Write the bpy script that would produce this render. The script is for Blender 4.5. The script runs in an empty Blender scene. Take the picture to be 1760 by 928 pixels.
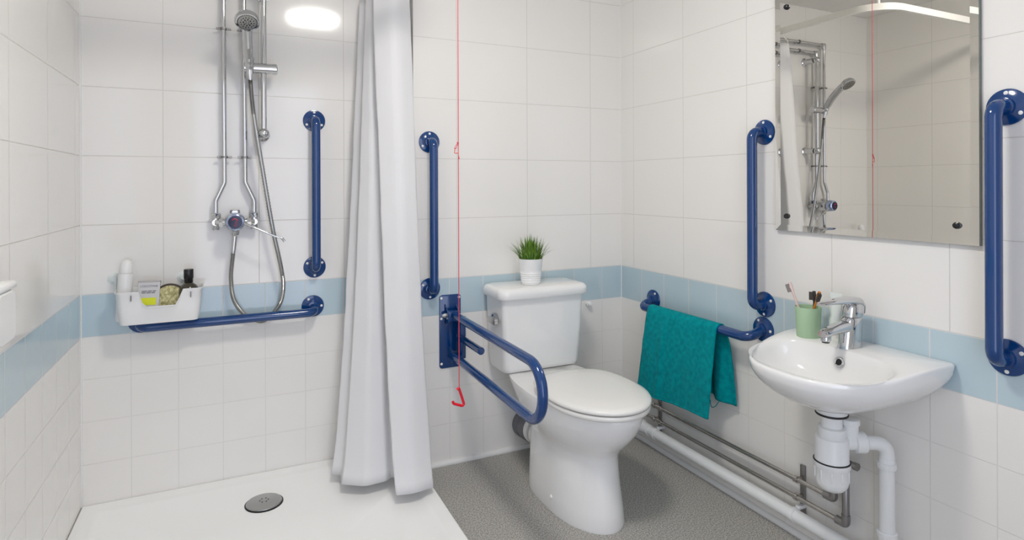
import bpy, bmesh, math, random
from mathutils import Vector, Matrix, noise
random.seed(7)
SC = bpy.context.scene
COL = SC.collection
PI = math.pi

# ------------------------------------------------------------------ materials
def lin(c):
    return tuple(((v/255)/12.92 if v/255 <= .04045 else ((v/255+.055)/1.055)**2.4) for v in c)

def pbr(name, col, rough=.4, metal=0., spec=.5, coat=0., srgb=True, **kw):
    m = bpy.data.materials.new(name); m.use_nodes = True
    b = m.node_tree.nodes['Principled BSDF']
    c = lin(col) if srgb else col
    b.inputs['Base Color'].default_value = (*c, 1)
    b.inputs['Roughness'].default_value = rough
    b.inputs['Metallic'].default_value = metal
    b.inputs['Specular IOR Level'].default_value = spec
    b.inputs['Coat Weight'].default_value = coat
    b.inputs['Coat Roughness'].default_value = .05
    for k, v in kw.items():
        b.inputs[k].default_value = v
    return m

def noise_mat(name, c1, c2, scale, rough, bump=0., bdist=.002, detail=4, lo=.35, hi=.65, **kw):
    """two colours mixed by noise in object space, with an optional bump"""
    m = pbr(name, c1, rough, **kw)
    nt = m.node_tree; b = nt.nodes['Principled BSDF']
    tc = nt.nodes.new('ShaderNodeTexCoord')
    n = nt.nodes.new('ShaderNodeTexNoise'); n.inputs['Scale'].default_value = scale; n.inputs['Detail'].default_value = detail
    nt.links.new(tc.outputs['Object'], n.inputs['Vector'])
    r = nt.nodes.new('ShaderNodeValToRGB')
    r.color_ramp.elements[0].position = lo; r.color_ramp.elements[0].color = (*lin(c1), 1)
    r.color_ramp.elements[1].position = hi; r.color_ramp.elements[1].color = (*lin(c2), 1)
    nt.links.new(n.outputs['Fac'], r.inputs['Fac']); nt.links.new(r.outputs['Color'], b.inputs['Base Color'])
    if bump:
        bp = nt.nodes.new('ShaderNodeBump'); bp.inputs['Strength'].default_value = bump; bp.inputs['Distance'].default_value = bdist
        nt.links.new(n.outputs['Fac'], bp.inputs['Height']); nt.links.new(bp.outputs['Normal'], b.inputs['Normal'])
    return m

BAND = .779      # top of the blue band; white 333 x 250 tiles above, 153 mm tiles below
PLOW = .1527
def tile_mat(name, axis, up_pitch, up_phase, low_pitch, low_phase):
    m = bpy.data.materials.new(name); m.use_nodes = True
    nt = m.node_tree; b = nt.nodes['Principled BSDF']; L = nt.links.new
    geo = nt.nodes.new('ShaderNodeNewGeometry'); sep = nt.nodes.new('ShaderNodeSeparateXYZ')
    L(geo.outputs['Position'], sep.inputs[0])
    h = sep.outputs[axis]; z = sep.outputs[2]
    def mt(op, a, v=None, v2=None):
        n = nt.nodes.new('ShaderNodeMath'); n.operation = op
        for i, q in enumerate((a, v, v2)):
            if q is None: continue
            if isinstance(q, (int, float)): n.inputs[i].default_value = q
            else: L(q, n.inputs[i])
        return n.outputs[0]
    def line(c, pitch, phase):
        u = mt('ADD', mt('DIVIDE', mt('SUBTRACT', c, phase), pitch), .5)
        return mt('MULTIPLY', mt('ABSOLUTE', mt('SUBTRACT', mt('FRACT', u), .5)), pitch)
    up = mt('MINIMUM', line(h, up_pitch, up_phase), line(z, .25, BAND))
    low = mt('MINIMUM', line(h, low_pitch, low_phase), line(z, PLOW, BAND))
    isup = mt('GREATER_THAN', z, BAND)
    d = mt('ADD', mt('MULTIPLY', up, isup), mt('MULTIPLY', low, mt('SUBTRACT', 1., isup)))
    mr = nt.nodes.new('ShaderNodeMapRange'); mr.interpolation_type = 'SMOOTHSTEP'
    mr.inputs['From Min'].default_value = .0005; mr.inputs['From Max'].default_value = .0021
    L(d, mr.inputs['Value'])
    tile = mr.outputs['Result']
    band = mt('MULTIPLY', mt('SUBTRACT', 1., isup), mt('GREATER_THAN', z, BAND-PLOW))
    def mix(f, a, c):
        n = nt.nodes.new('ShaderNodeMix'); n.data_type = 'RGBA'
        L(f, n.inputs['Factor'])
        for s, q in ((6, a), (7, c)):
            if isinstance(q, tuple): n.inputs[s].default_value = (*q, 1)
            else: L(q, n.inputs[s])
        return n.outputs[2]
    tc = mix(band, lin((231, 229, 225)), lin((182, 201, 209)))
    grout = mix(isup, lin((217, 215, 211)), lin((206, 203, 197)))
    L(mix(tile, grout, tc), b.inputs['Base Color'])
    rg = nt.nodes.new('ShaderNodeMapRange'); rg.inputs['To Min'].default_value = .6; rg.inputs['To Max'].default_value = .09
    L(tile, rg.inputs['Value']); L(rg.outputs['Result'], b.inputs['Roughness'])
    ns = nt.nodes.new('ShaderNodeTexNoise'); ns.inputs['Scale'].default_value = 9; ns.inputs['Detail'].default_value = 1
    L(geo.outputs['Position'], ns.inputs['Vector'])
    hh = mt('ADD', tile, mt('MULTIPLY', ns.outputs['Fac'], .35))
    bp = nt.nodes.new('ShaderNodeBump'); bp.inputs['Strength'].default_value = .35; bp.inputs['Distance'].default_value = .0012
    L(hh, bp.inputs['Height']); L(bp.outputs['Normal'], b.inputs['Normal'])
    return m

M = {}
M['tile_shower'] = tile_mat('tile_shower', 0, .332, -1.2695, .1526, -2.1904)
M['tile_back'] = tile_mat('tile_back', 0, .3328, -.507, .1525, -.1123)
M['tile_right'] = tile_mat('tile_right', 1, .3378, -1.1123, .1556, 0.)
M['tile_left'] = tile_mat('tile_left', 1, .3378, -.2, .1535, -.113)
M['tile_return'] = tile_mat('tile_return', 1, .34, .03, .1525, .03)
M['plaster'] = noise_mat('matt white plaster', (226, 225, 221), (230, 229, 226), 6, .85)
M['ceramic'] = pbr('white glazed ceramic', (232, 232, 231), .07, spec=.55, coat=.3)
M['seat'] = pbr('white seat plastic', (231, 230, 226), .22)
M['tray'] = pbr('white acrylic tray', (246, 246, 244), .18)
M['plastic'] = pbr('white plastic', (232, 232, 231), .3)
M['pvc'] = pbr('white drain pipe plastic', (226, 228, 228), .35)
M['whitepaint'] = pbr('white painted aluminium', (236, 235, 231), .35)
M['silicone'] = pbr('white silicone', (226, 226, 224), .45)
M['chrome'] = pbr('polished chrome', (205, 206, 208), .07, 1.)
M['steel'] = pbr('satin steel', (170, 170, 168), .28, 1.)
M['pipe'] = pbr('plated pipe', (186, 182, 177), .2, 1.)
M['dullmetal'] = pbr('dull grey pipe fitting', (150, 148, 146), .38, .85)
M['hose'] = pbr('ribbed hose metal', (172, 172, 170), .24, 1.)
M['darkhole'] = pbr('dark rubber', (28, 28, 29), .5)
M['greyrubber'] = pbr('grey rubber', (112, 113, 117), .6)
M['blue'] = pbr('blue gloss enamel', (6, 57, 114), .12, spec=.5, coat=.4)
M['navy'] = pbr('navy indicator', (16, 18, 58), .25)
M['bluering'] = pbr('blue chrome ring', (172, 186, 216), .08, 1.)
M['redglint'] = pbr('red marking', (190, 50, 80), .4)
M['mirror'] = pbr('silver mirror', (232, 229, 222), .0, 1.)
M['mirroredge'] = pbr('mirror glass edge', (120, 128, 122), .2, .4)
M['black'] = pbr('black plastic', (22, 22, 24), .25)
M['cord'] = pbr('red cord', (206, 60, 70), .6)
M['red'] = pbr('red plastic', (214, 16, 42), .3)
M['mint'] = pbr('matt mint ceramic', (170, 200, 164), .5)
M['pink'] = pbr('pale pink plastic', (214, 190, 184), .4)
M['bamboo'] = pbr('orange bamboo', (196, 122, 40), .5)
M['bristle'] = pbr('dark bristles', (62, 56, 52), .8)
M['greybristle'] = pbr('grey bristles', (120, 116, 112), .8)
M['paleplastic'] = pbr('pale tube plastic', (226, 233, 231), .3)
M['carton'] = pbr('silver grey carton', (196, 196, 198), .45)
M['cartonside'] = pbr('grey carton flap', (168, 164, 164), .5)
M['yellow'] = pbr('yellow green print', (214, 220, 20), .5)
M['ink'] = pbr('grey ink', (108, 110, 114), .6)
M['darkglass'] = pbr('dark olive bottle', (56, 52, 38), .12, coat=.5)
M['rim'] = pbr('dark brush edge', (52, 40, 36), .6)
M['loofah'] = noise_mat('woven sisal', (150, 144, 98), (214, 207, 160), 95, .9, .6, .003, 2)
M['towel'] = noise_mat('teal terry', (0, 130, 138), (0, 152, 158), 60, .95, .0, detail=8, spec=.02)
nt = M['towel'].node_tree
_n = nt.nodes.new('ShaderNodeTexNoise'); _n.inputs['Scale'].default_value = 700; _n.inputs['Detail'].default_value = 2
_t = nt.nodes.new('ShaderNodeTexCoord'); nt.links.new(_t.outputs['Object'], _n.inputs['Vector'])
_b = nt.nodes.new('ShaderNodeBump'); _b.inputs['Strength'].default_value = .8; _b.inputs['Distance'].default_value = .002
nt.links.new(_n.outputs['Fac'], _b.inputs['Height']); nt.links.new(_b.outputs['Normal'], nt.nodes['Principled BSDF'].inputs['Normal'])
nt.nodes['Principled BSDF'].inputs['Sheen Weight'].default_value = .04
M['floor'] = noise_mat('speckled grey safety vinyl', (122, 121, 117), (196, 193, 186), 210, .5, .15, .0006, 4, .36, .66)
M['grass1'] = noise_mat('grass blades', (44, 92, 22), (122, 158, 48), 40, .5, lo=.3, hi=.7)
M['soil'] = pbr('dark soil', (40, 34, 26), .95)
def curtain_mat():
    m = bpy.data.materials.new('white curtain fabric'); m.use_nodes = True
    nt = m.node_tree; b = nt.nodes['Principled BSDF']; out = nt.nodes['Material Output']
    b.inputs['Base Color'].default_value = (*lin((238, 238, 239)), 1); b.inputs['Roughness'].default_value = .55
    t = nt.nodes.new('ShaderNodeBsdfTranslucent'); t.inputs[0].default_value = (*lin((235, 235, 236)), 1)
    mx = nt.nodes.new('ShaderNodeMixShader'); mx.inputs[0].default_value = .22
    nt.links.new(b.outputs[0], mx.inputs[1]); nt.links.new(t.outputs[0], mx.inputs[2]); nt.links.new(mx.outputs[0], out.inputs[0])
    n = nt.nodes.new('ShaderNodeTexNoise'); n.inputs['Scale'].default_value = 14; n.inputs['Detail'].default_value = 3
    tc = nt.nodes.new('ShaderNodeTexCoord'); nt.links.new(tc.outputs['Object'], n.inputs['Vector'])
    bp = nt.nodes.new('ShaderNodeBump'); bp.inputs['Strength'].default_value = .12; bp.inputs['Distance'].default_value = .01
    nt.links.new(n.outputs['Fac'], bp.inputs['Height']); nt.links.new(bp.outputs['Normal'], b.inputs['Normal'])
    return m
M['curtain'] = curtain_mat()
def emit(name, col, s):
    m = bpy.data.materials.new(name); m.use_nodes = True
    b = m.node_tree.nodes['Principled BSDF']
    b.inputs['Base Color'].default_value = (.8, .8, .8, 1)
    b.inputs['Emission Color'].default_value = (*col, 1); b.inputs['Emission Strength'].default_value = s
    return m
LAMP = 66.
M['lamp'] = emit('lit opal diffuser', (1., .958, .888), LAMP)

# ------------------------------------------------------------------ mesh helpers
def fillet(pts, r, n=6):
    """round the corners of a polyline; r is a radius or one per inner point"""
    pts = [Vector(p) for p in pts]; out = [pts[0]]
    for i in range(1, len(pts)-1):
        a, p, c = pts[i-1], pts[i], pts[i+1]
        ri = r[i-1] if isinstance(r, (list, tuple)) else r
        u, v = (a-p).normalized(), (c-p).normalized()
        ang = u.angle(v)
        if ang > PI-.02: out.append(p); continue
        t = min(ri/math.tan(ang/2), .49*(a-p).length, .49*(c-p).length)
        rr = t*math.tan(ang/2)
        cen = p+(u+v).normalized()*(rr/math.sin(ang/2))
        s, e = p+u*t-cen, p+v*t-cen
        ax = s.cross(e).normalized(); tot = s.angle(e)
        for k in range(n+1):
            out.append(cen+Matrix.Rotation(tot*k/n, 3, ax) @ s)
    out.append(pts[-1]); return out

def catmull(pts, n=8):
    pts = [Vector(p) for p in pts]; P = [pts[0]*2-pts[1]]+pts+[pts[-1]*2-pts[-2]]; out = []
    for i in range(1, len(P)-2):
        for k in range(n):
            t = k/n; a, b, c, d = P[i-1:i+3]
            out.append(.5*((2*b)+(c-a)*t+(2*a-5*b+4*c-d)*t*t+(3*b-a-3*c+d)*t**3))
    out.append(pts[-1]); return out

class MB:
    def __init__(s): s.bm = bmesh.new()
    def loft(s, rings, cap=(True, True), closed=True):
        R = [[s.bm.verts.new(p) for p in r] for r in rings]; n = len(R[0])
        for a, b in zip(R, R[1:]):
            for i in range(n if closed else n-1):
                j = (i+1) % n
                s.bm.faces.new((a[i], a[j], b[j], b[i]))
        if cap[0]: s.bm.faces.new(list(reversed(R[0])))
        if cap[1]: s.bm.faces.new(R[-1])
        return s
    def box(s, lo, hi, bev=0., seg=2):
        lo, hi = Vector(lo), Vector(hi)
        r = bmesh.ops.create_cube(s.bm, size=1, matrix=Matrix.Translation((lo+hi)/2) @ Matrix.Diagonal((*(hi-lo), 1)))
        if bev:
            es = list({e for v in r['verts'] for e in v.link_edges})
            bmesh.ops.bevel(s.bm, geom=es, offset=bev, segments=seg, affect='EDGES', profile=.5)
        return s
    def tube(s, pts, r, n=16, cap=True, radii=None):
        pts = [Vector(p) for p in pts]; m = len(pts)
        T = [(pts[min(i+1, m-1)]-pts[max(i-1, 0)]).normalized() for i in range(m)]
        ref = Vector((0, 0, 1)) if abs(T[0].z) < .9 else Vector((1, 0, 0))
        N = (ref-T[0]*ref.dot(T[0])).normalized(); rings = []
        for i in range(m):
            if i: N = (T[i-1].rotation_difference(T[i]) @ N); N = (N-T[i]*N.dot(T[i])).normalized()
            B = T[i].cross(N); rr = radii[i] if radii else r
            rings.append([pts[i]+(N*math.cos(2*PI*k/n)+B*math.sin(2*PI*k/n))*rr for k in range(n)])
        return s.loft(rings, (cap, cap))
    def lathe(s, prof, o, ax=(0, 0, 1), n=32, cap=(True, True), sx=1., sy=1.):
        o, ax = Vector(o), Vector(ax).normalized()
        ref = Vector((1, 0, 0)) if abs(ax.x) < .9 else Vector((0, 1, 0))
        u = (ref-ax*ref.dot(ax)).normalized(); v = ax.cross(u)
        return s.loft([[o+ax*z+(u*math.cos(2*PI*k/n)*sx+v*math.sin(2*PI*k/n)*sy)*max(r, 1e-5) for k in range(n)] for r, z in prof], cap)
    def ball(s, c, r, seg=16, sc=(1, 1, 1)):
        bmesh.ops.create_uvsphere(s.bm, u_segments=seg, v_segments=seg//2, radius=r, matrix=Matrix.Translation(Vector(c)) @ Matrix.Diagonal((*sc, 1)))
        return s
    def build(s, name, mat, parent=None, loc=(0, 0, 0), sharp=38):
        bmesh.ops.recalc_face_normals(s.bm, faces=s.bm.faces)
        bmesh.ops.translate(s.bm, verts=s.bm.verts, vec=-Vector(loc))
        me = bpy.data.meshes.new(name); s.bm.to_mesh(me); s.bm.free()
        for p in me.polygons: p.use_smooth = True
        me.set_sharp_from_angle(angle=math.radians(sharp))
        me.materials.append(mat)
        o = bpy.data.objects.new(name, me); COL.objects.link(o)
        if parent: o.parent = parent
        return o

class Thing:
    """an Empty at the thing's base; parts are given in room coordinates"""
    def __init__(s, name, label, cat, loc, group=None):
        s.loc = Vector(loc); s.o = bpy.data.objects.new(name, None); s.o.empty_display_size = .05
        COL.objects.link(s.o); s.o.location = s.loc
        s.o['label'] = label; s.o['category'] = cat
        if group: s.o['group'] = group
    def part(s, name, mb, mat, under=None, label=None, sharp=38):
        o = mb.build(name, M[mat], under or s.o, s.loc, sharp)
        if label: o['label'] = label
        return o

def single(name, mb, mat, label, cat, loc, group=None, sharp=38):
    o = mb.build(name, M[mat], None, loc, sharp); o.location = loc
    o['label'] = label; o['category'] = cat
    if group: o['group'] = group
    return o
def struct(name, mb, mat, loc=(0, 0, 0)):
    o = mb.build(name, M[mat], None, loc); o.location = loc; o['kind'] = 'structure'; return o

def copy_tree(o, parent=None):
    c = o.copy(); COL.objects.link(c); c.parent = parent
    for ch in [x for x in bpy.data.objects if x.parent == o]: copy_tree(ch, c)
    return c

def rrect(cx, cy, hx, hy, r, z, n=8):
    out = []
    for qx, qy, a0 in ((1, 1, 0), (-1, 1, PI/2), (-1, -1, PI), (1, -1, 3*PI/2)):
        for k in range(n+1):
            a = a0+PI/2*k/n
            out.append(Vector((cx+qx*(hx-r)+r*math.cos(a), cy+qy*(hy-r)+r*math.sin(a), z)))
    return out
def sgn(x, p): return math.copysign(abs(x)**p, x)
def egg(cx, yf, yr, w, z, n=64, er=2.6, split=.5, nar=0.):
    """plan of a toilet: round front at yf (towards -Y), squarer rear at yr"""
    yc = yf+(yr-yf)*split; out = []
    for k in range(n):
        a = 2*PI*k/n; c, s_ = math.cos(a), math.sin(a)
        e = 2. if s_ < 0 else er
        out.append(Vector((cx+w*sgn(c, 2/e)*(1-nar*max(0, s_)**1.5), yc+(yr-yc if s_ > 0 else yc-yf)*sgn(s_, 2/e), z)))
    return out

# ------------------------------------------------------------------ room
SY, LX, ST, CEIL, FY = .213, -2.1904, -1.028, 2.28, -2.78
struct('floor', MB().box((LX-.1, FY-.1, -.08), (.1, SY+.1, 0)), 'floor')
struct('ceiling', MB().box((LX-.1, FY-.1, CEIL), (.1, SY+.1, CEIL+.08)), 'plaster')
struct('wall_back', MB().box((ST, 0, 0), (.1, .1, CEIL)), 'tile_back')
struct('wall_shower', MB().box((LX-.1, SY, 0), (ST, SY+.1, CEIL)), 'tile_shower')
struct('wall_return', MB().box((ST, .1, 0), (ST+.08, SY+.1, CEIL)), 'tile_return')
struct('wall_right', MB().box((0, FY-.1, 0), (.1, 0, CEIL)), 'tile_right')
struct('wall_left', MB().box((LX-.1, FY-.1, 0), (LX, SY, CEIL)), 'tile_left')
DX0, DX1 = -2.0, -.95
w = MB(); w.box((LX, FY-.1, 0), (DX0, FY, CEIL)); w.box((DX1, FY-.1, 0), (0, FY, CEIL)); w.box((DX0, FY-.1, 2.08), (DX1, FY, CEIL))
struct('wall_front', w, 'plaster')
def bead(pts, r=.011):
    return MB().tube(pts, r, 10)
struct('trim_1', bead([(ST+.02, -.001, .004), (-.004, -.001, .004)], .014), 'silicone')
struct('trim_2', bead([(-.001, 0, .004), (-.001, FY, .004)], .014), 'silicone')
struct('trim_3', bead([(LX, SY, .02), (LX, SY, CEIL)], .004), 'silicone')
struct('trim_4', bead([(0, 0, .02), (0, 0, CEIL)], .003), 'silicone')

# ------------------------------------------------------------------ shower tray
def tray_ring(d, z, dn=None):
    x0, x1, x2, y0, y1 = LX+.002+d, -1.010-d, ST-.003-d, -.66+d, SY-.002-d
    return [Vector(p) for p in ((x0, y0, z), (x1, y0, z), (x1, -.002-d, z), (x2, -.002-d, z), (x2, y1, z), (x0, y1, z))]
tb = MB().loft([tray_ring(0, 0), tray_ring(0, .019), tray_ring(.004, .023), tray_ring(.045, .022), tray_ring(.062, .013), tray_ring(.35, .010)], (True, True))
tr = Thing('shower_tray', 'low white shower tray filling the tiled recess beside the grey floor', 'shower tray', (-1.6, -.2, 0))
tr.part('tray_body', tb, 'tray')
dr = tr.part('drain_cover', MB().lathe([(.060, 0), (.062, .003), (.060, .006), (.02, .0105), (0, .011)], (-1.597, -.020, .0115), n=40), 'steel', label='satin steel round drain cover')
dh = MB()
for k in range(6):
    a = k*PI/3; dh.lathe([(.0032, 0), (.0032, .0006)], (-1.597+.014*math.cos(a), -.02+.014*math.sin(a), .0217), n=10)
tr.part('drain_holes', dh, 'darkhole', dr, 'ring of small dark drain holes')
tr.part('drain_seat', MB().lathe([(.066, 0), (.066, .003), (.0, .0031)], (-1.597, -.02, .0095), n=40), 'darkhole')

# ------------------------------------------------------------------ grab rails (one model, six copies)
L2 = .303; OFF = .062
gr = Thing('grab_rail', 'dark blue vertical grab rail between the shower pipes and the white curtain', 'grab rail', (0, 0, 0), 'wall grab rails')
def rail_bar(off): return MB().tube(fillet([(0, -.004, L2), (0, -off, L2), (0, -off, -L2), (0, -.004, -L2)], .052, 10), .0175, 20)
gr.part('bar', rail_bar(OFF), 'blue')
for sg in (1, -1):
    z = sg*L2
    fl = gr.part('flange', MB().lathe([(.044, 0), (.0445, .003), (.043, .0055), (.030, .008), (.0225, .012), (.0215, .02), (.0185, .021)], (0, 0, z), (0, -1, 0), 36), 'blue')
    for k in range(3):
        a = sg*(PI/2+2*PI*k/3)
        gr.part('screw', MB().lathe([(.0052, 0), (.0048, .002), (.0022, .0028), (.0016, .0016)], (.034*math.cos(a), -.006, z+.034*math.sin(a)), (0, -1, 0), 14), 'whitepaint', fl, 'small pale screw head')
rails = [((-1.390, SY, 1.1345), 0, 0, None),
         ((-1.701, SY, .670), PI/2, 0, 'dark blue horizontal grab rail under the white caddy and shower hose'),
         ((-.961, 0, 1.044), 0, 0, 'slim blue vertical grab rail beside the curtain, above the drop-down arm'),
         ((0, -.855, 1.048), 0, -PI/2, 'blue vertical grab rail between the mirror and the room corner'),
         ((0, -1.580, 1.050), 0, -PI/2, 'bright blue vertical grab rail beyond the mirror, nearest the viewer'),
         ((0, -.545, .655), PI/2, -PI/2, 'dark blue horizontal grab rail with the teal towel draped over it')]
for i, (loc, ry, rz, lab) in enumerate(rails):
    o = gr.o if i == 0 else copy_tree(gr.o)
    o.location = loc; o.rotation_euler = (0, ry, rz)
    if lab: o['label'] = lab
    if ry:                                   # the two horizontal rails droop a little and the towel one stands further out
        bar = [c for c in bpy.data.objects if c.parent == o and c.name.startswith('bar')][0]
        bar.rotation_euler = (0, 0, math.radians(14 if rz == 0 else 17))
        if rz:
            wide = rail_bar(OFF*1.22).build('bar', M['blue']); bar.data = wide.data; bpy.data.objects.remove(wide)

# ------------------------------------------------------------------ shower fittings
def sp(x, o, z): return Vector((x, SY-o, z))
PO = .033
def riser(name, label, pts, top_pts, clips):
    t = Thing('shower_pipe', label, 'pipe', sp(pts[-1][0], PO, pts[-1][1]), 'shower supply pipes')
    path = [sp(top_pts[0][0], .0, top_pts[0][1])]+[sp(x, PO, z) for x, z in top_pts+pts]
    t.part('tube', MB().tube(fillet(path, [.02]+[.035]*(len(path)-3), 8), .0088, 16), 'chrome')
    for x, z, hor in clips:
        c = MB()
        c.lathe([(.0105, -.004), (.0125, -.004), (.0125, .004), (.0105, .004)], sp(x, PO, z), (1, 0, 0) if hor else (0, 0, 1), 18, (False, False))
        c.box(sp(x-.005, PO-.008, z-.004), sp(x+.005, .001, z+.004))
        if not hor:
            c.box(sp(x-.026, PO+.002, z-.004), sp(x+.026, PO-.003, z+.004), .002)
            for q in (-1, 1): c.lathe([(.005, 0), (.004, .004)], sp(x+q*.021, PO+.002, z), (0, -1, 0), 10)
        t.part('pipe_clip', c, 'dullmetal')
    t.part('elbow_fitting', MB().ball(sp(pts[0][0], PO, top_pts[-1][1]), .0135).lathe([(.0122, 0), (.0122, .018)], sp(pts[0][0], PO, top_pts[-1][1]-.024), (0, 0, 1), 16).lathe([(.0122, 0), (.0122, .018)], sp(pts[0][0]+.006, PO, top_pts[-1][1]), (1, 0, 0), 16), 'chrome')
    return t
riser('pl', 'outer chrome shower pipe, furthest from the white curtain', [(-1.727, 1.775), (-1.726, 1.18), (-1.756, 1.112), (-1.756, 1.05)], [(-1.17, 2.045), (-1.727, 2.045)], [(-1.727, 1.775, False), (-1.725, 1.28, False), (-1.5, 2.045, True), (-1.25, 2.045, True)])
riser('pr', 'inner chrome shower pipe running up behind the shower head', [(-1.655, 1.775), (-1.652, 1.183), (-1.620, 1.110), (-1.620, 1.05)], [(-1.17, 1.99), (-1.655, 1.99)], [(-1.655, 1.775, False), (-1.653, 1.28, False), (-1.5, 1.99, True), (-1.25, 1.99, True)])

mx = Thing('shower_mixer', 'chrome shower mixer valve with round blue knob and long thin lever', 'shower valve', sp(-1.689, 0, 1.03))
MO = .055
body = MB()
body.tube([sp(-1.756, MO-.01, 1.029), sp(-1.72, MO, 1.029), sp(-1.66, MO, 1.029), sp(-1.622, MO-.01, 1.029)], .014, 20)
body.lathe([(.034, -.03), (.036, 0), (.036, .03), (.033, .04), (.030, .042)], sp(-1.689, MO, 1.031), (0, -1, 0), 32)
body.lathe([(.017, .03), (.018, .05), (.016, .056), (.0, .057)], sp(-1.689, MO, 1.02), (0, 0, 1), 6)
body.lathe([(.017, .03), (.016, .045), (.013, .052)], sp(-1.689, MO, 1.031), (0, 0, -1), 24)
mx.part('valve_body', body, 'chrome')
for x in (-1.756, -1.621):
    e = MB(); e.lathe([(.013, 0), (.0145, .003), (.0145, .05), (.012, .053)], sp(x, PO+.004, 1.0), (0, 0, 1), 22)
    e.lathe([(.017, .0), (.017, .017), (.013, .02)], sp(x, PO+.004, 1.045), (0, 0, 1), 8)
    e.tube([sp(x, .001, 1.029), sp(x, MO, 1.029)], .012, 16)
    d = .018 if x < -1.69 else -.018
    e.lathe([(.0175, -.007), (.0175, .007)], sp(x+d, MO-.005, 1.029), (1, 0, 0), 6)
    mx.part('elbow', e, 'chrome')
kn = mx.part('knob', MB().lathe([(.034, 0), (.0345, .012), (.031, .03), (.0245, .034)], sp(-1.689, MO+.042, 1.033), (0, -1, 0), 36), 'bluering', label='blue ringed control knob')
mx.part('indicator', MB().lathe([(.0245, 0), (.024, .003), (.0, .005)], sp(-1.689, MO+.075, 1.033), (0, -1, 0), 32), 'navy', kn, 'dark navy centre of the knob')
sw = MB()
O2 = MO+.0795
sw.tube(catmull([sp(-1.699, O2, 1.040), sp(-1.693, O2, 1.046), sp(-1.684, O2, 1.043), sp(-1.680, O2, 1.038)], 5), .0018, 8)
sw.tube(catmull([sp(-1.683, O2, 1.036), sp(-1.687, O2, 1.028), sp(-1.686, O2, 1.020), sp(-1.692, O2, 1.020)], 5), .0012, 8)
mx.part('reflection', sw, 'redglint', kn, 'red curved reflection painted on the knob')  # reddish reflection in the knob centre, put in as coloured strokes
lv = [sp(-1.664, MO+.062, 1.029), sp(-1.62, MO+.075, 1.009), sp(-1.55, MO+.082, .975), sp(-1.528, MO+.082, .968), sp(-1.517, MO+.080, .955)]
mx.part('lever', MB().tube(catmull(lv, 6), .004, 12, radii=[.0048]*6+[.0038]*6+[.0034]*6+[.005]*6+[.006]), 'chrome')

RO = .09
rl = Thing('slide_rail', 'chrome shower slide rail with bracket carrying the hand shower', 'shower rail', sp(-1.587, 0, 1.38))
rl.part('rail', MB().tube([sp(-1.587, RO, 1.365), sp(-1.586, RO, 1.95)], .0105, 20), 'chrome')
for z in (1.372, 1.93):
    b_ = MB(); b_.lathe([(.026, 0), (.026, .004), (.018, .008), (.0165, RO-.02)], sp(-1.587, .0, z), (0, -1, 0), 24)
    b_.ball(sp(-1.587, RO, z), .0205, 20)
    rl.part('wall_bracket', b_, 'chrome')
sl = MB(); sl.lathe([(.018, 0), (.0205, .002), (.0205, .102), (.016, .106)], sp(-1.657, RO+.003, 1.620), (1, 0, .02), 26)
sl.lathe([(.0175, 0), (.0175, .028)], sp(-1.587, RO, 1.608), (0, 0, 1), 22)
sl.lathe([(.014, -.016), (.0165, .016)], sp(-1.640, RO+.022, 1.632), (0, -.35, 1), 20)
rl.part('slider', sl, 'chrome')
rl.part('slider_knob', MB().lathe([(.0215, 0), (.0215, .014), (.018, .017)], sp(-1.555, RO+.003, 1.6215), (1, 0, .02), 22), 'chrome')

hs = Thing('hand_shower', 'round chrome hand shower head tilted down on the slide rail', 'shower head', sp(-1.640, .112, 1.60))
hp = [sp(-1.636, .105, 1.595), sp(-1.638, .115, 1.635), sp(-1.642, .15, 1.69), sp(-1.645, .195, 1.735), sp(-1.647, .222, 1.757)]
hs.part('handle', MB().tube(catmull(hp, 6), .014, 20, radii=[.0135]*4+[.0165]*4+[.0200]*8+[.020]*5+[.020]*4), 'chrome')
hax = Vector((.02, -.60, -.80)).normalized()
hc = sp(-1.648, .248, 1.762)
hs.part('shower_head', MB().lathe([(.0, -.030), (.018, -.028), (.036, -.016), (.0425, -.004), (.043, .004), (.041, .010), (.038, .011)], hc, hax, 40), 'chrome')
fc = hs.part('spray_face', MB().lathe([(.038, .0095), (.030, .0115), (.0, .012)], hc, hax, 36), 'steel', label='grey spray face')
nz = MB(); u = hax.orthogonal().normalized(); v = hax.cross(u)
for rr, cnt, sz in ((.0325, 34, .0016), (.022, 14, .0019), (.013, 8, .0026), (.006, 4, .0016)):
    for k in range(cnt):
        a = 2*PI*k/cnt; nz.lathe([(sz, .0105), (sz, .0132), (.0, .0134)], hc+(u*math.cos(a)+v*math.sin(a))*rr, hax, 6)
hs.part('nozzles', nz, 'darkhole', fc, 'dark spray nozzles')

hpts = [sp(-1.636, .103, 1.595), sp(-1.634, .10, 1.56), sp(-1.629, .098, 1.50), sp(-1.620, .097, 1.42), sp(-1.596, .095, 1.257), sp(-1.557, .085, 1.008), sp(-1.525, .07, .846), sp(-1.516, .05, .76), sp(-1.530, .026, .69), sp(-1.585, .022, .632), sp(-1.645, .024, .655), sp(-1.692, .045, .724), sp(-1.704, .055, .813), sp(-1.697, .056, .90), sp(-1.690, .055, .975)]
hpth = catmull(hpts, 44)
ho = Thing('shower_hose', 'ribbed metal shower hose looping down behind the horizontal grab rail', 'shower hose', sp(-1.59, .03, .62))
ho.part('hose', MB().tube(hpth, .0075, 10, radii=[.0088 if (i//1) % 2 else .0072 for i in range(len(hpth))]), 'hose', sharp=70)
for a, b in ((hpth[0], hpth[30]), (hpth[-1], hpth[-40])):
    ho.part('hose_end', MB().tube([a, a.lerp(b, .7), b], .0, 16, radii=[.0095, .009, .0078]), 'chrome')

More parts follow.
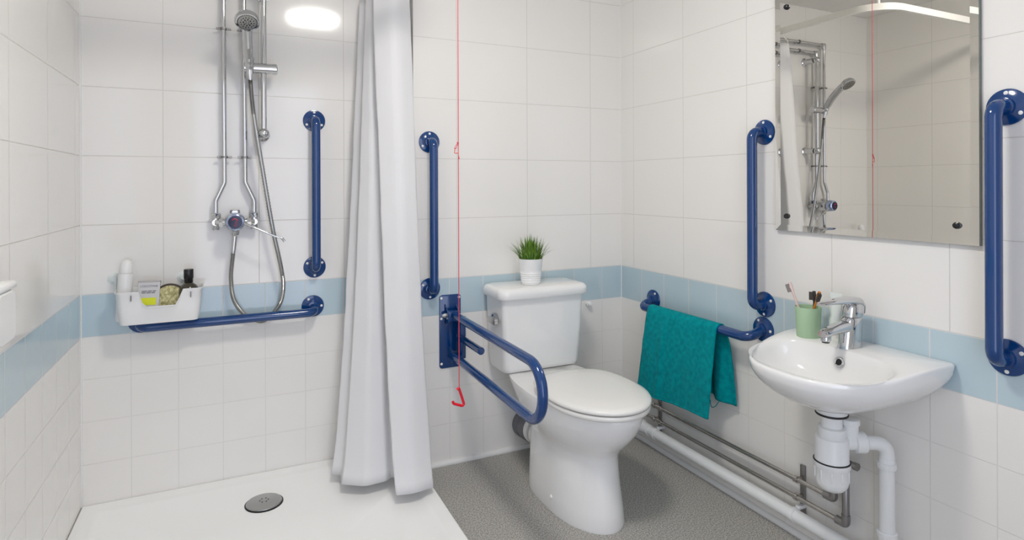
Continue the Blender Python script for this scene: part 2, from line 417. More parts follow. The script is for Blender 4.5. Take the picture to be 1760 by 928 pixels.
# ------------------------------------------------------------------ shower curtain and its rail
bot = [(-1.20, .195), (-1.315, .12), (-1.358, .012), (-1.322, -.012), (-1.332, -.088), (-1.255, -.142), (-1.175, -.135), (-1.135, -.10), (-1.168, -.254), (-1.10, -.268), (-1.024, -.253), (-1.030, -.16), (-1.06, -.09)]
top = [(-1.13, .200), (-1.175, .190), (-1.214, .165), (-1.192, .135), (-1.198, .09), (-1.186, .06), (-1.165, .055), (-1.140, .070), (-1.194, .0), (-1.12, -.058), (-1.050, -.030), (-1.050, .03), (-1.065, .09)]
FR = [.02, .008, .010, .007, .05, .03, .02, .008, .12, .010, .02]
def folds(pts):
    f = fillet([(*p, 0) for p in pts], FR, 5); out = []
    for a, b in zip(f, f[1:]):
        out += [a.lerp(b, q/4) for q in range(4)]
    return out+[f[-1]]
cu = Thing('shower_curtain', 'long white shower curtain bunched in tall folds at the tray edge', 'curtain', (-1.15, 0, .05))
rows = []; NZ = 60
bc = folds(bot); tc_ = folds(top)
assert len(bc) == len(tc_)
for j in range(NZ+1):
    t = j/NZ; z = .052+(1.948-.052)*t; row = []
    for i, (a, b) in enumerate(zip(bc, tc_)):
        p = a.lerp(b, t**.70)
        wv = .004*noise.noise(Vector((p.x*6, p.y*6, z*2.1+3.)))+.0022*noise.noise(Vector((p.x*14, p.y*14, z*11+9.)))
        row.append(Vector((p.x+wv, p.y+wv*.8, z+0)))
    rows.append(row)
cl = MB(); cl.loft(rows, (False, False), closed=False)
co = cu.part('fabric', cl, 'curtain', sharp=180)
so = co.modifiers.new('thickness', 'SOLIDIFY'); so.thickness = .0016; so.offset = 0
RZ = 2.0
for i in range(60, len(tc_), 36):
    p = tc_[i]; hk = MB(); hk.tube([Vector((p.x, p.y, 1.940)), Vector((p.x, p.y, 1.962)), Vector((-1.09, p.y, 1.985)), Vector((-1.09, p.y, RZ+.004))], .0025, 8)
    cu.part('curtain_hook', hk, 'whitepaint')
ra = Thing('curtain_rail', 'white curved curtain rail below the ceiling around the shower', 'curtain rail', (-1.09, -.2, RZ))
rp = fillet([(-1.09, SY, RZ+.016), (-1.09, -.595, RZ+.016), (LX, -.595, RZ+.016)], .16, 14)
rr_ = []
for i, p in enumerate(rp):
    q = (rp[min(i+1, len(rp)-1)]-rp[max(i-1, 0)]).normalized(); nn = Vector((-q.y, q.x, 0))
    rr_.append([p+nn*a+Vector((0, 0, b)) for a, b in ((-.009, -.016), (.009, -.016), (.009, .016), (-.009, .016))])
ra.part('track', MB().loft(rr_), 'whitepaint')
ra.part('ceiling_hanger', MB().tube([(-1.135, -.55, RZ+.03), (-1.135, -.55, CEIL-.01)], .008, 12).lathe([(.025, 0), (.02, -.01)], (-1.135, -.55, CEIL), n=18), 'whitepaint')
for p, ax in (((-1.09, SY, RZ+.016), (0, -1, 0)), ((LX, -.595, RZ+.016), (1, 0, 0))):
    ra.part('wall_socket', MB().lathe([(.032, 0), (.028, .012), (.024, .014)], p, ax, 22), 'whitepaint')

# ------------------------------------------------------------------ caddy and its contents
BX, BYc, BZ0, BZ1 = -1.936, SY-.0685, .679, .797
cd = Thing('shower_caddy', 'white plastic caddy with cut-away front holding bath products', 'caddy', (BX, BYc, BZ0))
def bring(hx, hy, r, z, cut=False, dip=0., n=0):
    pts = []; base = rrect(BX, BYc, hx, hy, r, z, 6)
    # resample densely so that the cut-away in the front wall is crisp
    m = len(base)
    for i in range(m):
        a, b = base[i], base[(i+1) % m]
        k = max(1, round((b-a).length/.006)) if False else (18 if (b-a).length > .1 else (8 if (b-a).length > .03 else 1))
        for q in range(k): pts.append(a.lerp(b, q/k))
    if dip:
        for p in pts:
            if p.y < BYc-hy*.7:
                dx = abs(p.x-(BX+.005))
                f = 1-min(1, max(0, (dx-.048)/.022)); f = f*f*(3-2*f)
                p.z -= dip*f
    return pts
cb = MB()
cb.loft([bring(.118, .045, .02, BZ0+.004), bring(.122, .049, .022, BZ0), bring(.124, .051, .024, BZ0+.006), bring(.130, .054, .024, .735, dip=.003), bring(.1345, .0565, .024, .787, dip=.052), bring(.1385, .0590, .025, .792, dip=.054), bring(.1390, .0592, .025, BZ1, dip=.055), bring(.1365, .0575, .024, BZ1, dip=.055), bring(.1322, .0545, .023, .785, dip=.052), bring(.1275, .0515, .022, .735, dip=.003), bring(.119, .046, .02, BZ0+.0065)], (True, True))
cd.part('basket', cb, 'plastic')
for dx in (-.085, .1):
    sl_ = MB(); sl_.box((BX+dx-.0012, BYc-.0620, .765), (BX+dx+.0012, BYc-.0555, .785))
    cd.part('slot', sl_, 'greybristle', label='narrow grey slot in the rim')
for x, z in ((-2.089, .832), (-1.867, .823)):
    h = MB(); h.lathe([(.022, 0), (.021, .003), (.012, .008), (.009, .012)], (x, SY, z), (0, -1, 0), 24)
    h.tube(fillet([(x+.006, SY-.008, z+.008), (x+.006, SY-.014, z+.005), (x+.006, SY-.0135, z-.045)], .003, 3), .004, 8)
    cd.part('suction_hook', h, 'paleplastic', label='clear suction hook')
# dark bottle
bt = Thing('bottle', 'dark olive bottle with black cap at the caddy end nearest the pipes', 'bottle', (-1.846, SY-.072, .686))
bt.part('flask', MB().lathe([(.030, 0), (.032, .004), (.0325, .096), (.031, .106), (.026, .115), (.017, .122), (.0135, .125), (.0135, .132)], (-1.846, SY-.072, .686), n=30), 'darkglass')
bt.part('cap', MB().lathe([(.0135, .124), (.0150, .126), (.0150, .140), (.0165, .142), (.0165, .172), (.015, .1745), (.0, .175)], (-1.846, SY-.072, .686), n=24), 'black', label='black screw cap')
# white tall squeeze bottle, leaning
tax = Vector((.055, .02, 1)).normalized()
tb0 = Vector((-2.054, SY-.066, .687))
sb = Thing('squeeze_bottle', 'tall white squeeze bottle leaning in the caddy near the corner', 'bottle', tb0)
sb.part('bottle_body', MB().lathe([(.021, 0), (.0235, .004), (.0235, .160), (.022, .170), (.020, .1705)], tb0, tax, 28), 'plastic')
sb.part('cap', MB().lathe([(.0205, .171), (.0215, .174), (.0195, .200), (.015, .212), (.006, .218), (.0, .219)], tb0, tax, 28), 'plastic')
# carton
ct = Thing('carton', 'silver grey soap carton with a yellow band standing in the caddy', 'box', (-1.975, SY-.095, .689))
rot = Matrix.Rotation(math.radians(12), 4, 'X') @ Matrix.Rotation(math.radians(-2), 4, 'Y')
def carton_piece(lo, hi, bev=.0008):
    m = MB().box(lo, hi, bev, 1); bmesh.ops.transform(m.bm, matrix=Matrix.Translation((-1.975, SY-.096, .689)) @ rot.inverted(), verts=m.bm.verts); return m
ct.part('box_body', carton_piece((-.034, -.011, 0), (.034, .011, .138)), 'carton')
ct.part('end_flap', carton_piece((-.0345, -.0113, .132), (.0345, .0113, .139)), 'cartonside', label='darker folded end flap')
ct.part('yellow_band', carton_piece((-.028, -.0118, .052), (.024, -.0105, .078), 0), 'yellow', label='bright yellow printed band')
def text(s, size, x, z, name, mat, M4, parent, base):
    cu_ = bpy.data.curves.new(name, 'FONT'); cu_.body = s; cu_.size = size; cu_.align_x = 'CENTER'; cu_.extrude = .0002
    tmp = bpy.data.objects.new('t', cu_); COL.objects.link(tmp)
    dg = bpy.context.evaluated_depsgraph_get(); dg.update()
    me = bpy.data.meshes.new_from_object(tmp.evaluated_get(dg)); bpy.data.objects.remove(tmp)
    me.transform(Matrix.Translation(-base) @ M4 @ Matrix.Translation((x, -.0116, z)) @ Matrix.Rotation(PI/2, 4, 'X'))
    me.materials.clear(); me.materials.append(M[mat])
    o = bpy.data.objects.new(name, me); COL.objects.link(o); o.parent = parent; return o
CM = Matrix.Translation((-1.975, SY-.096, .689)) @ rot.inverted()
text("L'OCCITANE", .0095, 0, .116, 'printed_name', 'ink', CM, ct.o, ct.loc)
for z_, xs in ((.100, ((-.022, -.006), (-.004, .010), (.012, .022))), (.094, ((-.022, -.010), (-.008, .006), (.008, .019)))):
    ln = MB()                                # the small print, too fine to read
    for x0_, x1_ in xs: ln.box((x0_, -.0117, z_), (x1_, -.0105, z_+.0032))
    bmesh.ops.transform(ln.bm, matrix=CM, verts=ln.bm.verts); ct.part('printed_line', ln, 'ink')
# sisal scrubbing pad
lo_c = Vector((-1.908, SY-.070, .7545)); lax = Vector((.10, -1, .16)).normalized()
sc_ = Thing('scrubbing_pad', 'round sisal scrubbing pad with dark edge between carton and bottle', 'bath sponge', lo_c-Vector((0, 0, .06)))
sc_.part('edge_band', MB().lathe([(.053, -.010), (.056, -.008), (.056, .004), (.053, .006)], lo_c, lax, 40), 'rim', label='dark stitched edge')
sc_.part('pad', MB().lathe([(.0, .010), (.03, .0095), (.047, .007), (.0525, .003), (.0525, .0)], lo_c, lax, 40), 'loofah', label='woven beige pad face')

# ------------------------------------------------------------------ soap dispenser on the near side wall
sd = Thing('soap_dispenser', 'white soap dispenser on the side wall above the blue band', 'soap dispenser', (LX, -.81, .84))
b_ = MB()
rings = []
for o_, s_ in ((0, 1.), (.045, 1.), (.062, .97), (.07, .88)):
    rings.append([Vector((LX+o_, p.x, p.y)) for p in [Vector((-.812+q.x*s_, .897+q.y*s_)) for q in rrect(0, 0, .058, .057, .018, 0)]])
b_.loft(rings); sd.part('housing', b_, 'plastic')
sd.part('push_lid', MB().box((LX+.004, -.869, .953), (LX+.072, -.755, .968), .005), 'plastic')

# ------------------------------------------------------------------ drop-down support arm
PX = -.8735
da = Thing('drop_down_arm', 'blue hinged drop-down support arm on a tall wall plate beside the toilet', 'support arm', (PX, 0, .40))
pm = MB(); pm.loft([[Vector((p.x, -o_, p.y)) for p in rrect(PX, .557, .047-i_, .153-i_, .012, 0)] for o_, i_ in ((0, 0), (.004, 0), (.0055, .0015))])
pl_ = da.part('wall_plate', pm, 'blue')
for sx in (-.039, .039):
    for zz in (.424, .612, .697):
        da.part('screw', MB().lathe([(.0055, 0), (.005, .002), (.002, .003)], (PX+sx, -.0055, zz), (0, -1, 0), 12), 'whitepaint', pl_, 'small pale screw head')
hg = MB()
for sx in (-.026, .022):
    hg.loft([[Vector((PX+sx+dx, y, z)) for y, z in ((-.005, .672), (-.030, .655), (-.055, .640), (-.055, .605), (-.005, .590))] for dx in (0, .005)])
hg.box((PX-.022, -.05, .606), (PX+.022, -.018, .650), .004)
da.part('hinge_bracket', hg, 'blue')
da.part('hinge_nut', MB().lathe([(.010, 0), (.010, .008), (.008, .012), (.0065, .018), (.0, .021)], (PX-.026, -.035, .632), (-1, 0, 0), 6), 'chrome', label='pale domed hinge nut')
AX = PX+.003; RT = .0165
loop = fillet([(AX, -.035, .632), (AX, -.818, .628), (AX, -.818, .450), (AX, -.055, .462)], .085, 12)
da.part('arm_loop', MB().tube(loop, RT, 20), 'blue')
da.part('pivot_post', MB().tube([(AX+.034, -.045, .622), (AX+.034, -.045, .452)], .0165, 18), 'blue')
da.part('stub_rod', MB().tube([(AX+.026, -.03, .537), (AX+.026, -.275, .537)], .0145, 20), 'blue')
gw = MB(); gw.loft([[Vector((AX+dx, y, z)) for y, z in ((-.005, .495), (-.07, .468), (-.07, .452), (-.005, .452))] for dx in (-.016, -.012)])
da.part('gusset', gw, 'blue')

# ------------------------------------------------------------------ emergency pull cord
CX_, CY_ = -1.045, -.579
pc = Thing('pull_cord', 'thin red emergency pull cord with a knotted loop hanging from the ceiling', 'pull cord', (CX_, CY_, .48))
pc.part('ceiling_switch', MB().lathe([(.045, 0), (.045, -.02), (.038, -.03), (.012, -.034), (.006, -.05)], (CX_, CY_, CEIL), n=28), 'plastic')
pc.part('cord', MB().tube([(CX_, CY_, CEIL-.04), (CX_, CY_, .518)], .0014, 8), 'cord')
kx = lambda px, py: Vector((CX_+(px-789)*.00186, CY_, 1.286-(py-255)*.00186))
kt = MB()
kt.ball(kx(788.3, 245.5), .0034, 10)
kt.tube(catmull([kx(788, 246), kx(783.5, 252), kx(782.5, 256), kx(785, 254.5), kx(788, 248)], 5), .0010, 6)
kt.tube(catmull([kx(783, 254), kx(782.5, 260), kx(781.8, 262.5), kx(785, 263.5), kx(788, 263), kx(789.5, 268), kx(790, 272)], 5), .0012, 6)
kt.ball(kx(790, 272), .0026, 8)
pc.part('knot', kt, 'cord', label='dark red knotted loop')
hk = lambda px, py: Vector((CX_+(px-789)*.0020, CY_, .645-(py-600)*.00186))
hm = MB(); hm.tube(fillet([hk(785.2, 669.5), hk(788.4, 666.5), hk(798.6, 700.5), hk(779, 692), hk(778.2, 688)], [.006, .006, .008], 5), .0044, 12)
pc.part('pull_handle', hm, 'red', label='bright red open triangle handle')

# ------------------------------------------------------------------ toilet
TX = -.530
to = Thing('toilet', 'white close-coupled toilet with closed lid on the grey floor', 'toilet', (TX, -.4, 0))
R = []
for z, yf, yr, w_, er, ox, na in ((0, -.714, -.270, .124, 5, -.016, 0), (.010, -.716, -.270, .126, 5, -.016, 0), (.06, -.706, -.265, .122, 5, -.015, 0), (.13, -.693, -.255, .116, 4.5, -.014, 0), (.19, -.683, -.245, .113, 4, -.012, 0), (.225, -.680, -.235, .114, 3.5, -.010, 0), (.246, -.688, -.215, .123, 3, -.008, .03), (.268, -.708, -.19, .139, 3, -.006, .08), (.30, -.740, -.15, .157, 3., -.004, .14), (.335, -.767, -.10, .171, 3., -.002, .2), (.37, -.782, -.05, .178, 3.2, 0, .30), (.390, -.786, -.03, .180, 3.4, 0, .34), (.398, -.784, -.026, .178, 3.4, 0, .34), (.400, -.770, -.03, .166, 3.4, 0, .34)):
    R.append(egg(TX+ox, yf, yr, w_, z, er=er, nar=na))
pan = to.part('pan', MB().loft(R), 'ceramic', sharp=60)
for sx in (-1, 1):
    to.part('fixing_cap', MB().lathe([(.0085, 0), (.008, .005), (.004, .009), (0, .0095)], (TX-.015+sx*.118, -.50, .05), (sx, 0, 0), 14), 'plastic', pan, 'small white fixing cap')
to.part('spigot', MB().tube([(TX-.004, -.30, .135), (TX+.0, -.15, .120)], .052, 26), 'ceramic')
se = MB()
se.loft([egg(TX, -.792, -.345, .173, .401, er=3), egg(TX, -.797, -.340, .178, .405, er=3), egg(TX, -.798, -.340, .179, .414, er=3), egg(TX, -.795, -.343, .176, .419, er=3)])
to.part('seat_ring', se, 'seat', sharp=50)
li = MB()
li.loft([egg(TX, -.790, -.345, .172, .4205, er=3), egg(TX, -.799, -.338, .180, .424, er=3), egg(TX, -.801, -.336, .182, .431, er=3), egg(TX, -.797, -.340, .178, .437, er=3), egg(TX, -.775, -.36, .163, .4415, er=2.8), egg(TX, -.70, -.42, .105, .4455, er=2.4), egg(TX, -.60, -.52, .03, .447, er=2.)])
lid = to.part('lid', li, 'seat', sharp=60)
for sx in (-1, 1):
    to.part('hinge', MB().tube([(TX+sx*.055, -.318, .411), (TX+sx*.10, -.318, .411)], .009, 16).box((TX+sx*.0775-.016, -.330, .399), (TX+sx*.0775+.016, -.308, .411), .003), 'seat')
cis = MB()
def cring(hx, y0, y1, r, z): return rrect(TX, (y0+y1)/2, hx, (y0-y1)/2, r, z, 8)
cis.loft([cring(.164, -.03, -.176, .02, .401), cring(.173, -.022, -.186, .026, .405), cring(.177, -.018, -.191, .026, .42), cring(.184, -.015, -.199, .024, .56), cring(.190, -.014, -.205, .022, .712)])
to.part('cistern', cis, 'ceramic', sharp=50)
cl_ = MB()
cl_.loft([cring(.190, -.012, -.208, .030, .706), cring(.205, -.010, -.222, .040, .707), cring(.2085, -.009, -.226, .042, .714), cring(.2085, -.009, -.226, .042, .731), cring(.206, -.011, -.2235, .042, .741), cring(.198, -.016, -.215, .042, .7485), cring(.186, -.028, -.203, .04, .7505)])
to.part('cistern_lid', cl_, 'ceramic', sharp=50)
fx = TX-.188
fm = MB(); fm.lathe([(.023, 0), (.0245, .003), (.024, .016), (.018, .020), (.0, .021)], (fx, -.125, .618), (-1, 0, 0), 26)
lvr = to.part('flush_lever', fm, 'chrome', label='chrome flush lever')
to.part('lever_arm', MB().loft([[Vector((fx-.020-k, p.x, p.y)) for p in rrect(-.143, .617, .036, .014, .011, 0, 4)] for k in (-.006, .005, .008)]), 'chrome', lvr)
# soil pipe connector
SXp, SZp = -.528, .112
sc2 = Thing('soil_connector', 'grey ribbed soil pipe connector behind the toilet pan', 'pipe', (SXp, -.07, SZp))
sc2.part('socket', MB().lathe([(.060, 0), (.060, .03), (.056, .032), (.056, .045), (.060, .048), (.060, .085), (.055, .092)], (SXp, -.001, SZp), (.06, -1, .05), 32), 'greyrubber')
sc2.part('collar', MB().lathe([(.0565, .090), (.0575, .094), (.0575, .108), (.0535, .112)], (SXp, -.001, SZp), (.06, -1, .05), 32), 'plastic', label='white collar')
# little stub beside the cistern
st_ = Thing('wall_stub', 'small white plastic stub poking from the tiles beside the cistern', 'pipe stub', (-.195, 0, .614))
st_.part('stub', MB().lathe([(.010, 0), (.010, .028), (.008, .03), (.0, .031)], (-.195, 0, .614), (0, -1, 0), 18), 'plastic')
st_.part('nut', MB().lathe([(.014, .008), (.014, .018), (.010, .020)], (-.195, 0, .614), (0, -1, 0), 6), 'plastic')

# potted grass on the cistern
PXc, PYc, PZ = -.562, -.138, .7506
po = Thing('potted_grass', 'green grass plant in a white ribbed pot on the cistern lid', 'plant', (PXc, PYc, PZ))
prof = [(.036, 0), (.039, .003)]
for k in range(5):
    z0 = .010+k*.0085; prof += [(.0403+k*.0009, z0), (.0420+k*.0009, z0+.003), (.0420+k*.0009, z0+.0055), (.0403+k*.0009, z0+.008)]
prof += [(.0460, .062), (.0510, .104), (.0515, .109), (.0490, .109), (.0480, .100)]
po.part('pot', MB().lathe(prof, (PXc, PYc, PZ), n=40), 'ceramic', sharp=50)
po.part('soil', MB().lathe([(.0480, .098), (.02, .100), (0, .1005)], (PXc, PYc, PZ), n=24), 'soil', label='dark soil')
gb = MB()
for k in range(170):
    a = random.uniform(0, 2*PI); rr0 = .044*math.sqrt(random.random())
    b0 = Vector((PXc+rr0*math.cos(a), PYc+rr0*math.sin(a), PZ+.098))
    lean = (rr0/.044)**1.2*random.uniform(.25, 1.05); a2 = a+random.uniform(-.6, .6); Lh = random.uniform(.075, .118)*(1-.22*lean)
    d = Vector((math.cos(a2), math.sin(a2), 0)); sd_ = Vector((-d.y, d.x, 0)); wd = random.uniform(.0022, .0036)
    ring = []
    for i in range(7):
        t = i/6; p = b0+d*(lean*.075*t**1.6)+Vector((0, 0, Lh*t*(1-.18*lean*t)))
        ww = wd*(1-t**1.8)+.0002
        ring.append([p-sd_*ww, p+d*ww*.35, p+sd_*ww])
    gb.loft(ring, (False, False), closed=False)
po.part('foliage', gb, 'grass1', label='spiky green grass blades', sharp=180)

# ------------------------------------------------------------------ towel on the rail
TYa, TYb = -.318, -.716
BO, BZ = OFF*1.22*math.cos(math.radians(17)), .655-OFF*1.22*math.sin(math.radians(17))
tw = MB(); rows = []
prof = []
nF, nA, nB = 40, 12, 30
for i in range(nF): prof.append(('f', i/nF))
for i in range(nA+1): prof.append(('a', i/nA))
for i in range(1, nB+1): prof.append(('b', i/nB))
NY = 60
for kind, t in prof:
    row = []
    for j in range(NY+1):
        s_ = j/NY; y = TYa+(TYb-TYa)*s_
        if kind == 'f':
            u_ = 1-t                                    # 1 at the hem, 0 at the rail
            o_ = BO+.0215+.020*u_**.7+.006*u_*math.sin(s_*7+.6)+.0025*noise.noise(Vector((s_*9, u_*7, 1)))*min(1, u_*4)
            o_ += .006*math.exp(-((s_-.30)/.025)**2)*min(1, u_*5)   # the pressed fold line
            z = BZ-.005-(.352-.028*s_)*u_; y += (.042-.026*s_)*u_
        elif kind == 'a':
            an = PI*t; o_ = BO+.0215*math.cos(an); z = BZ+.0215*math.sin(an)-.005*(1-t)
        else:
            u_ = t; o_ = BO-.0215-.012*u_**.5+.016*u_**.6*math.sin(s_*24)*(.3+.7*s_)+.003*noise.noise(Vector((s_*8, u_*5, 7)))
            o_ = max(.010, o_)
            z = BZ-.275*u_+.006*math.sin(s_*11)*u_; y += (-.028*s_)*u_**.6
        row.append(Vector((-o_, y, z)))
    rows.append(row)
tw.loft(rows, (False, False), closed=False)
tt = Thing('hand_towel', 'teal terry towel folded over the horizontal grab rail by the toilet', 'towel', (-BO, -.52, .30))
two = tt.part('cloth', tw, 'towel', sharp=180)
so = two.modifiers.new('thickness', 'SOLIDIFY'); so.thickness = .006; so.offset = 0
hemp = [rows[0][j]+Vector((-.0015, 0, .004)) for j in range(0, NY+1, 3)]
tt.part('hem', MB().tube(hemp, .0042, 8), 'towel')
tg = rows[-1][52]
tt.part('hanging_loop', MB().tube(catmull([tg, tg+Vector((-.01, .01, -.022)), tg+Vector((-.012, .028, -.028)), tg+Vector((-.006, .04, -.006))], 6), .0016, 6), 'towel')

# ------------------------------------------------------------------ mirror
MY0, MY1, MZ0, MZ1 = -.913, -1.5255, 1.012, 1.815
mi = Thing('wall_mirror', 'frameless wall mirror with black corner caps above the washbasin', 'mirror', (0, (MY0+MY1)/2, MZ0))
MT = Matrix.Translation((0, (MY0+MY1)/2, 1.4)) @ Matrix.Rotation(math.radians(.16), 4, 'Z') @ Matrix.Translation((0, -(MY0+MY1)/2, -1.4))
def mring(i, x): return [MT @ Vector((x, y, z)) for y, z in ((MY0-i, MZ0+i), (MY1+i, MZ0+i), (MY1+i, MZ1-i), (MY0-i, MZ1-i))]
XB = -.008
gl = mi.part('mirror_glass', MB().loft([mring(0, XB-.0057), mring(.020, XB-.0050)], (False, True)), 'mirror', sharp=1)
mi.part('glass_edge', MB().loft([mring(0, -.001), mring(0, XB-.0057)], (True, False)), 'mirroredge', label='dull ground glass edge')
for y, z in ((-.960, 1.762), (-.958, 1.061), (-1.4755, 1.0605), (-1.4755, 1.762)):
    mi.part('screw_cap', MB().lathe([(.009, -.002), (.009, .004), (.0075, .008), (.004, .010), (0, .0105)], (XB-.005, y, z), (-1, 0, 0), 18), 'black', label='black domed screw cap')

# ------------------------------------------------------------------ washbasin
WY = -1.243
bs = Thing('washbasin', 'white wall-hung washbasin with overflow hole below the mirror', 'washbasin', (-.2, WY, .55))
NB_ = 96
def bout(sc=1., zf=None, inset=0.):
    """outer D plan, starting along the wall; angles about the bowl centre"""
    out = []
    for k in range(NB_):
        a = 2*PI*k/NB_; dx, dy = math.cos(a), math.sin(a); lo, hi = 0., .6
        for _ in range(36):
            m_ = (lo+hi)/2; x = -.17+m_*dx; y = m_*dy
            inside = x < -.001-inset and ((abs(min(x, -.0))/(.392-inset))**2.6+(abs(y)/(.226-inset))**2.6 < 1)
            lo, hi = (m_, hi) if inside else (lo, m_)
        out.append((-.17+lo*dx, lo*dy))
    return out
def zrim(x):
    t = min(1, max(0, (-x-.06)/.30)); return .702-.030*t*t*(3-2*t)
outer = bout()
def under(s_, z, cx=-.19):
    # blend from the outer plan to a small circle
    r = []
    for k, (x, y) in enumerate(outer):
        r.append(Vector((cx+(x-cx)*s_, WY+y*s_, z)))
    return r
rings = []
for s_ in (.16, .24, .36, .5, .64, .76, .85, .91, .95, .975, .99, 1.0):
    ring = []
    for k, (x, y) in enumerate(outer):
        cx = -.19; px, py = cx+(x-cx)*s_, y*s_
        zt = zrim(x)-.014
        f = 1-math.sqrt(max(0, 1-s_**2.0)) if s_ < 1 else 1
        f = .62*(1-math.sqrt(max(0, 1-s_**2.3)))+.38*s_**2 if s_ < 1 else 1
        ring.append(Vector((px, WY+py, .545+(zt-.545)*f)))
    rings.append(ring)
rings.append([Vector((x, WY+y, zrim(x)-.006)) for x, y in bout(inset=-.001)])
rings.append([Vector((x, WY+y, zrim(x)-.001)) for x, y in bout(inset=.002)])
rings.append([Vector((x, WY+y, zrim(x))) for x, y in bout(inset=.006)])
def bowl(s_, z=None, drop=0., bx=-.235):
    ring = []
    for k in range(NB_):
        # same polar angles as the outer plan so that the rim does not twist
        a = 2*PI*k/NB_; dx, dy = math.cos(a), math.sin(a); lo, hi = 0., .6
        for _ in range(34):
            m_ = (lo+hi)/2; x = -.17+m_*dx; y = m_*dy
            hx, ex = (.105, 2.8) if x > bx else (.132, 2.3)
            inside = (abs(x-bx)/hx)**ex+(abs(y)/.187)**ex < 1
            lo, hi = (m_, hi) if inside else (lo, m_)
        x, y = -.17+lo*dx, lo*dy
        zr = zrim(x)
        px = -.215+(x+.215)*s_; py = y*s_
        ring.append(Vector((px, WY+py, (zr-drop) if z is None else z+(zr-.006-z)*0)))
    return ring
def bowlring(s_, f):
    r = bowl(s_); return [Vector((p.x, p.y, (p.z-.006)*(f)+(.588)*(1-f))) for p in r]
rings.append(bowl(1.045, drop=.000)); rings.append(bowl(1., drop=.004))
for s_, f in ((.965, .86), (.92, .68), (.85, .46), (.74, .27), (.58, .13), (.4, .05), (.22, .01), (.12, -.02)):
    rings.append(bowlring(s_, f))
bs.part('bowl', MB().loft(rings, (True, True)), 'ceramic', sharp=75)
ov = MB(); oc = Vector((-.139, WY+.006, .661)); oax = Vector((-1, 0, .38)).normalized()
ov.lathe([(.0145, -.004), (.0150, .002), (.0125, .0035), (.0092, .002), (.009, -.004)], oc, oax, 28, (False, False))
of_ = bs.part('overflow_ring', ov, 'chrome', label='chrome overflow ring')
bs.part('overflow_hole', MB().lathe([(.0095, .000), (.0, .0005)], oc, oax, 20), 'darkhole', of_, 'dark overflow hole')
bs.part('waste_fitting', MB().lathe([(.026, 0), (.026, .003), (.018, .004), (.0, .0035)], (-.215, WY, .586), n=24), 'chrome')

# tap
WY += .010
tp = Thing('mixer_tap', 'chrome lever mixer tap on the washbasin ledge', 'tap', (-.085, WY, .697))
tbm = MB()
def oval(cx, z, rx, ry, n=28, tilt=0.): return [Vector((cx+rx*math.cos(2*PI*k/n), WY+ry*math.sin(2*PI*k/n), z+tilt*math.cos(2*PI*k/n))) for k in range(n)]
tbm.loft([oval(-.088, .693, .040, .027), oval(-.088, .697, .040, .027), oval(-.085, .720, .037, .0255), oval(-.082, .750, .036, .025), oval(-.078, .778, .034, .0245), oval(-.076, .784, .031, .022)])
tp.part('tap_body', tbm, 'chrome')
spt = MB(); rg = []
for x, z, hw, hh in ((-.072, .757, .018, .019), (-.105, .759, .0185, .018), (-.14, .757, .0175, .0145), (-.175, .752, .0165, .012), (-.198, .748, .0155, .011), (-.206, .7465, .012, .008)):
    rg.append([Vector((x, WY+hw*sgn(math.cos(2*PI*k/20), .8), z+hh*sgn(math.sin(2*PI*k/20), .8))) for k in range(20)])
spt.loft(rg); spt.lathe([(.0125, 0), (.0135, -.004), (.0130, -.015), (.0105, -.017)], (-.190, WY, .742), n=20)
spo = tp.part('spout', spt, 'chrome')
tp.part('aerator', MB().lathe([(.0105, 0), (.0100, -.0035), (.0, -.003)], (-.190, WY, .7255), n=18), 'darkhole', spo, 'dark aerator mouth')
tp.part('cartridge_dome', MB().loft([oval(-.075, .786, .031, .023), oval(-.073, .795, .033, .0245), oval(-.070, .812, .033, .0245), oval(-.070, .822, .028, .021), oval(-.070, .828, .016, .012), oval(-.070, .829, .003, .002)]), 'chrome')
lvm = MB(); rg = []
for x, z, hw, hh in ((-.040, .796, .015, .006), (-.044, .815, .019, .008), (-.060, .829, .023, .011), (-.09, .833, .0225, .0105), (-.13, .834, .020, .0085), (-.17, .834, .017, .0065), (-.205, .832, .0135, .0048), (-.216, .831, .009, .003)):
    rg.append([Vector((x, WY+hw*sgn(math.cos(2*PI*k/20), .75), z+hh*sgn(math.sin(2*PI*k/20), .75))) for k in range(20)])
lvm.loft(rg); lev = tp.part('lever', lvm, 'chrome')
tp.part('index_dot', MB().lathe([(.0035, 0), (.003, .001), (0, .0012)], (-.158, WY, .8405), n=12), 'black', lev, 'small dark index dot')

WY -= .010
# tooth mug and contents
GX, GY, GZ = -.092, -1.100, .6985
cupm = MB(); cupm.lathe([(.030, 0), (.033, .003), (.0375, .094), (.0378, .096), (.0362, .096), (.0355, .094), (.0315, .006), (.0, .005)], (GX, GY, GZ-.004), n=36)
single('toothbrush_mug', cupm, 'mint', 'matt mint green mug standing on the washbasin ledge', 'mug', (GX, GY, GZ), sharp=50)
def brush(name, label, a, b, hmat, bmat, bdir):
    a, b = Vector(a), Vector(b); ax = (b-a).normalized(); t = Thing(name, label, 'toothbrush', a, None)
    n = 12; t.part('handle', MB().tube([a.lerp(b, k/n) for k in range(n+1)], .004, 10, radii=[.0035, .005, .0055, .0055, .005, .0045, .0042, .004, .0036, .0034, .005, .0062, .0045]), hmat)
    bd = Vector(bdir); bd = (bd-ax*bd.dot(ax)).normalized(); sdv = ax.cross(bd); c = b-ax*.015
    m = MB(); m.loft([[c+ax*p+sdv*q+bd*h_ for p, q in ((-.013, -.005), (.012, -.005), (.012, .005), (-.013, .005))] for h_ in (.002, .014)])
    t.part('bristles', m, bmat, label='dense block of bristles')
    return t
brush('toothbrush', 'pale pink toothbrush leaning at the far side of the mug', (GX-.008, GY-.006, GZ+.006), (GX-.012, GY+.058, GZ+.158), 'pink', 'greybristle', (-.5, .8, 0))
